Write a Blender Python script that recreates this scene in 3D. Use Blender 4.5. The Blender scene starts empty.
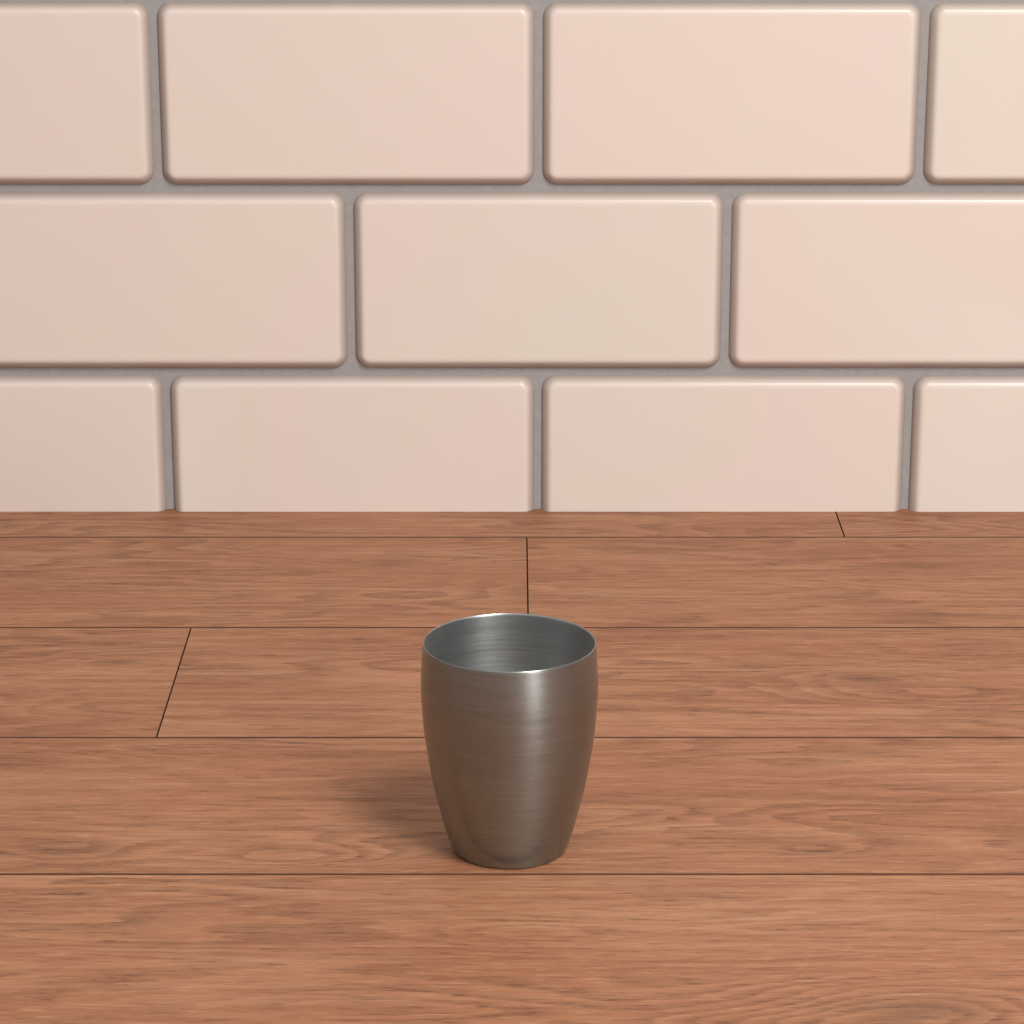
import bpy, bmesh, math, random
from mathutils import Vector
random.seed(4)
sc = bpy.context.scene
sc.view_settings.view_transform = 'Standard'

F = 2880.0; TH = math.radians(17.35); H = 0.608; CY = -1.371
def ground(px, py):
    v = (py-512)/F
    z = H/(math.sin(TH)+v*math.cos(TH))
    return ((px-512)/F*z, CY+z*(math.cos(TH)-v*math.sin(TH)))
def lin(c, k=1.0):
    r = []
    for x in c:
        x /= 255
        r.append(k*(x/12.92 if x <= .04045 else ((x+.055)/1.055)**2.4))
    return (*r, 1)

# ---------- node helpers
class NT:
    def __init__(s, name):
        s.m = bpy.data.materials.new(name); s.m.use_nodes = True
        s.t = s.m.node_tree; s.b = s.t.nodes['Principled BSDF']
    def n(s, typ, **kw):
        nd = s.t.nodes.new(typ)
        for k, v in kw.items(): setattr(nd, k, v)
        return nd
    def put(s, sock, v):
        if isinstance(v, bpy.types.NodeSocket): s.t.links.new(v, sock)
        else: sock.default_value = v
    def math(s, op, a, b=0.0, c=None, clamp=False):
        nd = s.n('ShaderNodeMath', operation=op, use_clamp=clamp)
        s.put(nd.inputs[0], a); s.put(nd.inputs[1], b)
        if c is not None: s.put(nd.inputs[2], c)
        return nd.outputs[0]
    def comb(s, x, y, z):
        nd = s.n('ShaderNodeCombineXYZ')
        for i, v in enumerate((x, y, z)): s.put(nd.inputs[i], v)
        return nd.outputs[0]
    def noise(s, vec, scale=1, detail=2, rough=.5, dist=0):
        nd = s.n('ShaderNodeTexNoise'); s.put(nd.inputs['Vector'], vec)
        nd.inputs['Scale'].default_value = scale; nd.inputs['Detail'].default_value = detail
        nd.inputs['Roughness'].default_value = rough; nd.inputs['Distortion'].default_value = dist
        return nd.outputs[0]
    def ramp(s, fac, stops):
        nd = s.n('ShaderNodeValToRGB'); s.put(nd.inputs[0], fac)
        e = nd.color_ramp.elements
        while len(e) < len(stops): e.new(.5)
        for el, (p, c) in zip(e, stops): el.position = p; el.color = c
        return nd.outputs[0]
    def mix(s, fac, a, b, mode='MIX'):
        nd = s.n('ShaderNodeMix', data_type='RGBA', blend_type=mode)
        s.put(nd.inputs[0], fac); s.put(nd.inputs[6], a); s.put(nd.inputs[7], b)
        return nd.outputs[2]
    def smooth(s, v, a, b, lo=0., hi=1.):
        nd = s.n('ShaderNodeMapRange', interpolation_type='SMOOTHSTEP')
        s.put(nd.inputs[0], v)
        for i, q in zip((1, 2, 3, 4), (a, b, lo, hi)): nd.inputs[i].default_value = q
        return nd.outputs[0]
    def bump(s, h, dist, strength=1):
        nd = s.n('ShaderNodeBump'); s.put(nd.inputs['Height'], h)
        nd.inputs['Distance'].default_value = dist; nd.inputs['Strength'].default_value = strength
        s.t.links.new(nd.outputs[0], s.b.inputs['Normal'])

# ---------- wood
def wood():
    w = NT('oak_planks'); K = .80
    tc = w.n('ShaderNodeTexCoord'); sep = w.n('ShaderNodeSeparateXYZ')
    w.t.links.new(tc.outputs['Object'], sep.inputs[0])
    X, Y = sep.outputs[0], sep.outputs[1]
    at = w.n('ShaderNodeAttribute', attribute_name='prand'); R = at.outputs['Fac']
    R50 = w.math('MULTIPLY', R, 50)
    low = w.noise(w.comb(w.math('MULTIPLY', X, 2.2), w.math('MULTIPLY', Y, 12), R50), 1, 2, .45)
    f = w.math('MULTIPLY', low, 14)
    # (x, y, ring size, heart darkness)
    knots = [(385, 563, .7, .7), (865, 677, .7, 1), (815, 851, .4, 1), (70, 850, .75, .7), (5, 762, .8, 1), (920, 1010, 1.2, .6),
             (120, 662, .5, .7), (960, 546, .6, .5), (290, 855, 1.0, 0), (520, 935, .9, 0)]
    core = None
    for px, py, a, dk in knots:
        kx, ky = ground(px, py)
        dx = w.math('MULTIPLY', w.math('SUBTRACT', X, kx), 1/(.055*a))
        dy = w.math('MULTIPLY', w.math('SUBTRACT', Y, ky), 1/(.019*a))
        d2 = w.math('ADD', w.math('MULTIPLY', dx, dx), w.math('MULTIPLY', dy, dy))
        g = w.math('EXPONENT', w.math('MULTIPLY', d2, -1))
        f = w.math('MULTIPLY_ADD', g, 2.4*a, f)
        if dk:
            g2 = w.math('MULTIPLY', w.math('EXPONENT', w.math('MULTIPLY', d2, -3)), dk)
            core = g2 if core is None else w.math('ADD', core, g2)
    jit = w.noise(w.comb(w.math('MULTIPLY', X, 12), w.math('MULTIPLY', Y, 110), R50), 1, 5, .65)
    f = w.math('MULTIPLY_ADD', jit, .85, f)
    fr = w.math('FRACT', w.math('MULTIPLY', f, 1.5))
    ring = w.math('MULTIPLY', w.smooth(fr, .1, .88), w.smooth(fr, 1.0, .92))
    rmask = w.noise(w.comb(w.math('MULTIPLY', X, 5), w.math('MULTIPLY', Y, 24), w.math('ADD', R50, 31)), 1, 2, .5)
    ring = w.math('MULTIPLY', ring, w.smooth(rmask, .35, .62, .25, 1))
    fib = w.noise(w.comb(w.math('MULTIPLY', X, 55), w.math('MULTIPLY', Y, 520), R50), 1, 3, .75)
    fib2 = w.noise(w.comb(w.math('MULTIPLY', X, 7), w.math('MULTIPLY', Y, 200), w.math('ADD', R50, 7)), 1, 5, .7)
    blot = w.noise(w.comb(w.math('MULTIPLY', X, 4), w.math('MULTIPLY', Y, 22), w.math('ADD', R50, 20)), 1, 3, .5)
    col = w.ramp(fib2, [(.32, lin((152, 101, 69), K)), (.5, lin((171, 118, 84), K)), (.68, lin((182, 133, 99), K))])
    col = w.mix(w.smooth(blot, .4, .7, 0, .6), col, lin((156, 99, 68), K))
    col = w.mix(w.smooth(fib, .48, .3, 0, .45), col, lin((200, 153, 117), K))
    col = w.mix(w.math('MULTIPLY', ring, .40), col, lin((108, 69, 47), K))
    pore = w.smooth(fib, .54, .66, 0, 1)
    rp = w.math('MULTIPLY', pore, w.math('MULTIPLY_ADD', ring, .65, .32))
    col = w.mix(w.math('MULTIPLY', rp, .85), col, lin((98, 62, 44), K))
    core = w.math('MULTIPLY', w.math('MULTIPLY', core, w.smooth(fib2, .4, .56, .15, 1)), .75, clamp=True)
    col = w.mix(core, col, lin((84, 54, 39), K))
    w.t.links.new(col, w.b.inputs['Base Color'])
    w.b.inputs['Roughness'].default_value = .55
    w.b.inputs['Specular IOR Level'].default_value = .3
    w.bump(w.math('SUBTRACT', fib2, rp), .0003, .15)
    return w.m

def plain(name, c, rough=.8, spec=.3):
    w = NT(name); tc = w.n('ShaderNodeTexCoord')
    n = w.noise(tc.outputs['Object'], 180, 4, .6)
    c2 = tuple(x*.75 for x in c[:3])+(1,)
    w.t.links.new(w.mix(n, c2, c), w.b.inputs['Base Color'])
    w.b.inputs['Roughness'].default_value = rough; w.b.inputs['Specular IOR Level'].default_value = spec
    w.bump(n, .0006, .5)
    return w.m

def ceramic():
    w = NT('glazed_ceramic'); tc = w.n('ShaderNodeTexCoord'); O = tc.outputs['Object']
    at = w.n('ShaderNodeAttribute', attribute_name='prand'); R = at.outputs['Fac']
    n = w.noise(O, 4, 1, .5, .3)
    fac = w.math('ADD', w.math('MULTIPLY', n, 1.0), w.math('MULTIPLY', R, .14))
    col = w.ramp(w.math('MULTIPLY', fac, .85), [(.32, lin((213, 202, 190))), (.44, lin((216, 200, 190))), (.58, lin((216, 201, 190))), (.75, lin((217, 207, 196)))])
    # base colour blends to grey-brown toward the tile's rim
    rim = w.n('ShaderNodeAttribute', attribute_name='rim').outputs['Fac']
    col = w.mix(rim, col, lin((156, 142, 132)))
    w.t.links.new(col, w.b.inputs['Base Color'])
    w.b.inputs['Roughness'].default_value = .32
    w.b.inputs['Specular IOR Level'].default_value = .4
    w.bump(w.noise(O, 14, 1), .0008, .3)
    return w.m

def steel(name, c0, c1, rough, bmp):
    w = NT(name); tc = w.n('ShaderNodeTexCoord'); sep = w.n('ShaderNodeSeparateXYZ')
    w.t.links.new(tc.outputs['Object'], sep.inputs[0])
    X, Y, Z = sep.outputs
    ang = w.math('ARCTAN2', Y, X)
    v = w.comb(w.math('MULTIPLY', w.math('COSINE', ang), 1.3), w.math('MULTIPLY', w.math('SINE', ang), 1.3), w.math('MULTIPLY', Z, 800))
    n = w.noise(v, 1, 4, .65)
    col = w.ramp(n, [(.3, c0), (.7, c1)])
    w.t.links.new(col, w.b.inputs['Base Color'])
    w.b.inputs['Metallic'].default_value = .97
    w.t.links.new(w.smooth(n, .3, .7, rough-.02, rough+.02), w.b.inputs['Roughness'])
    w.b.inputs['Anisotropic'].default_value = .6
    w.b.inputs['Anisotropic Rotation'].default_value = .25
    tg = w.n('ShaderNodeTangent', direction_type='RADIAL', axis='Z')
    w.t.links.new(tg.outputs[0], w.b.inputs['Tangent'])
    if bmp: w.bump(n, .00003, bmp)
    return w.m

def obj(name, bm, mats, smooth=True):
    me = bpy.data.meshes.new(name); bm.to_mesh(me); bm.free()
    for m in mats: me.materials.append(m)
    for p in me.polygons: p.use_smooth = smooth
    o = bpy.data.objects.new(name, me); sc.collection.objects.link(o); return o

# ---------- floor
WALL = 0.576; TD = .009
def build_floor():
    bm = bmesh.new(); lay = bm.verts.layers.float.new('prand')
    def box(x0, x1, y0, y1, z0, z1, mi, r, bev=0):
        vs = [bm.verts.new(p) for p in ((x0,y0,z0),(x1,y0,z0),(x1,y1,z0),(x0,y1,z0))]
        b = bev; bx = bev*.4
        m = [bm.verts.new(p) for p in ((x0,y0,z1-b),(x1,y0,z1-b),(x1,y1,z1-b),(x0,y1,z1-b))]
        t = [bm.verts.new(p) for p in ((x0+bx,y0+b,z1),(x1-bx,y0+b,z1),(x1-bx,y1-b,z1),(x0+bx,y1-b,z1))]
        bm.faces.new(vs[::-1]).material_index = 1
        bm.faces.new(t).material_index = mi
        for a, c in ((vs, m), (m, t)):
            for i in range(4):
                j = (i+1) % 4; bm.faces.new((a[i], a[j], c[j], c[i])).material_index = 1
        for v in vs+m+t: v[lay] = r
    W = .185; L = 1.25; g = .0006
    box(-1.9, 1.9, -2.0, WALL+TD+.02, -.03, -.011, 1, 0, .0001)
    joints = {0: .2292, 1: .0102, 2: -.2013, 3: .62, 4: -.55, 5: .3}
    top = .517+W
    for r in range(14):
        y1 = top-r*W; y0 = y1-W
        if r == 0: y1 = WALL+TD+.02
        j = joints.get(r, random.uniform(-.6, .6))
        x = j-2*L if j > -.1 else j-L
        while x < 1.9:
            a, b = max(x, -1.9), min(x+L, 1.9)
            if b-a > .02:
                box(a+g*.5, b-g*.5, y0+g, y1-g, -.011, 0, 0, random.random(), .0005)
            x += L
    return obj('floor', bm, [wood(), plain('dark_plank_edge', lin((84, 53, 37)))], False)
build_floor()

# ---------- wall
def build_wall():
    bm = bmesh.new(); lay = bm.verts.layers.float.new('prand'); lrim = bm.verts.layers.float.new('rim')
    PW, PH, G = .2605, .1297, .0052
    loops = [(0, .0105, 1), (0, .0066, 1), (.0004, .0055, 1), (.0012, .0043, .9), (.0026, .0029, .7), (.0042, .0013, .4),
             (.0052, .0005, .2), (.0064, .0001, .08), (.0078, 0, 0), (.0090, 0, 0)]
    def ring(cx, cz, hw, hh, ins, dep):
        r = max(.0105-ins, .0030); pts = []
        for sx, sz, a0 in ((1, 1, 0), (-1, 1, 90), (-1, -1, 180), (1, -1, 270)):
            for k in range(7):
                a = math.radians(a0+15*k)
                pts.append((cx+sx*(hw-ins-r)+r*math.cos(a), WALL+dep, cz+sz*(hh-ins-r)+r*math.sin(a)))
        return [bm.verts.new(p) for p in pts]
    for row in range(-1, 18):
        z0 = .1008+PH*row
        off = 0.0182 if row % 2 else .0182+PW/2
        for c in range(-8, 8):
            x0 = off+c*PW
            jr = random.random(); prev = None
            gx = G+random.uniform(-.0004, .0004)
            tilt = random.uniform(-.0003, .0003)
            for ins, dep, rv in loops:
                rg = ring(x0+PW/2, z0+PH/2, (PW-gx)/2, (PH-G)/2, ins, dep)
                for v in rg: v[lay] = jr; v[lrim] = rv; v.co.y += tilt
                if prev:
                    n = len(rg)
                    for i in range(n):
                        j = (i+1) % n
                        f_ = bm.faces.new((prev[i], rg[i], rg[j], prev[j])); f_.material_index = 1
                prev = rg
            f_ = bm.faces.new(prev[::-1]); f_.material_index = 1
    x0, x1, z1 = -2.1, 2.2, 2.4
    ya, yb = WALL+.0064, WALL+.10
    P = [(x0,ya,0),(x1,ya,0),(x1,yb,0),(x0,yb,0),(x0,ya,z1),(x1,ya,z1),(x1,yb,z1),(x0,yb,z1)]
    v = [bm.verts.new(p) for p in P]
    for q in ((0,3,2,1),(4,5,6,7),(0,1,5,4),(1,2,6,5),(2,3,7,6),(3,0,4,7)):
        bm.faces.new([v[i] for i in q]).material_index = 0
    bmesh.ops.bisect_plane(bm, geom=bm.verts[:]+bm.edges[:]+bm.faces[:], plane_co=(0,0,0.0), plane_no=(0,0,-1), clear_outer=True)
    bmesh.ops.recalc_face_normals(bm, faces=bm.faces[:])
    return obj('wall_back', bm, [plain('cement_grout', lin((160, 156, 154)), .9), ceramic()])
wl = build_wall()
for p in wl.data.polygons:
    if p.material_index == 0: p.use_smooth = False

# ---------- tumbler
def catmull(pts, n=8):
    out = []
    P = [pts[0]]+pts+[pts[-1]]
    for i in range(1, len(P)-2):
        p0, p1, p2, p3 = [Vector(q) for q in P[i-1:i+3]]
        for k in range(n):
            t = k/n
            out.append(.5*((2*p1)+(-p0+p2)*t+(2*p0-5*p1+4*p2-p3)*t*t+(-p0+3*p1-3*p2+p3)*t**3))
    out.append(Vector(pts[-1])); return out
def build_cup():
    hgt = .1122; th = .0007
    prof = [(0.0297, .0010), (.0312, .0055), (.0345, .0165), (.0395, .038), (.0433, .0625), (.0449, .084), (.0447, .098), (.0437, hgt-.0006)]
    out = catmull(prof)
    P = [Vector((0.0, .0012)), Vector((.025, .0012)), Vector((.0262, .0)), Vector((.0283, 0)), Vector((.0291, .0003))]+out
    rt = out[-1]
    P += [Vector((rt.x-.00015, hgt-.0001)), Vector((rt.x-.00035, hgt)), Vector((rt.x-.0005, hgt-.0001))]
    ninner = len(P)
    inn = [Vector((p.x-th, p.y)) for p in out if p.y > .004][::-1]
    P += inn+[Vector((.0275, .0033)), Vector((.025, .0025)), Vector((0, .0025))]
    bm = bmesh.new(); N = 160; prev = None
    for k, p in enumerate(P):
        mi = 1 if k >= ninner else 0
        if p.x < 1e-6: rg = [bm.verts.new((0, 0, p.y))]
        else: rg = [bm.verts.new((p.x*math.cos(2*math.pi*i/N), p.x*math.sin(2*math.pi*i/N), p.y)) for i in range(N)]
        if prev:
            for i in range(N):
                j = (i+1) % N
                if len(prev) == 1: f_ = bm.faces.new((prev[0], rg[j], rg[i]))
                elif len(rg) == 1: f_ = bm.faces.new((prev[i], prev[j], rg[0]))
                else: f_ = bm.faces.new((prev[i], prev[j], rg[j], rg[i]))
                f_.material_index = mi
        prev = rg
    bmesh.ops.recalc_face_normals(bm, faces=bm.faces[:])
    o = obj('steel_tumbler', bm, [steel('brushed_steel', (.255, .27, .262, 1), (.31, .325, .315, 1), .33, .2),
                                  steel('brushed_steel_inside', (.48, .48, .475, 1), (.59, .59, .58, 1), .36, .06)])
    o.location = (-.0013, -.0035, 0); return o
build_cup()

# ---------- light
def area(name, loc, tgt, sx, sy, e, col=(1, 1, 1)):
    l = bpy.data.lights.new(name, 'AREA'); l.shape = 'RECTANGLE'; l.size = sx; l.size_y = sy; l.energy = e; l.color = col
    o = bpy.data.objects.new(name, l); sc.collection.objects.link(o); o.location = loc
    o.rotation_euler = (Vector(tgt)-Vector(loc)).to_track_quat('-Z', 'Y').to_euler(); return o
area('softbox_key_lamp', (.90, -1.25, 2.25), (0, .1, 0), .7, .7, 60, (1, .98, .96))
area('added_front_fill', (1.2, -1.95, .85), (0, 0.1, .1), .42, 1.3, 25, (1, .99, .97))  # added off-frame fill, placed to give the tumbler its vertical highlight

wd = bpy.data.worlds.new('studio_world'); sc.world = wd; wd.use_nodes = True
t = wd.node_tree; bg = t.nodes['Background']
tc = t.nodes.new('ShaderNodeTexCoord'); sp = t.nodes.new('ShaderNodeSeparateXYZ'); t.links.new(tc.outputs['Generated'], sp.inputs[0])
rp = t.nodes.new('ShaderNodeValToRGB'); mp = t.nodes.new('ShaderNodeMapRange')
mp.inputs[1].default_value = -1; mp.inputs[2].default_value = 1
t.links.new(sp.outputs[2], mp.inputs[0]); t.links.new(mp.outputs[0], rp.inputs[0]); t.links.new(rp.outputs[0], bg.inputs[0])
e = rp.color_ramp.elements
e[0].position = .45; e[0].color = (.25, .23, .22, 1); e[1].position = 1; e[1].color = (1, 1.01, 1.03, 1)
m = e.new(.6); m.color = (.6, .6, .6, 1)
bg.inputs[1].default_value = .72

cam = bpy.data.cameras.new('camera'); co = bpy.data.objects.new('camera', cam); sc.collection.objects.link(co)
co.location = (0, CY, H); co.rotation_euler = (math.pi/2-TH, 0, 0)
cam.sensor_width = 36; cam.lens = F*36/1024; cam.clip_start = .01
sc.camera = co
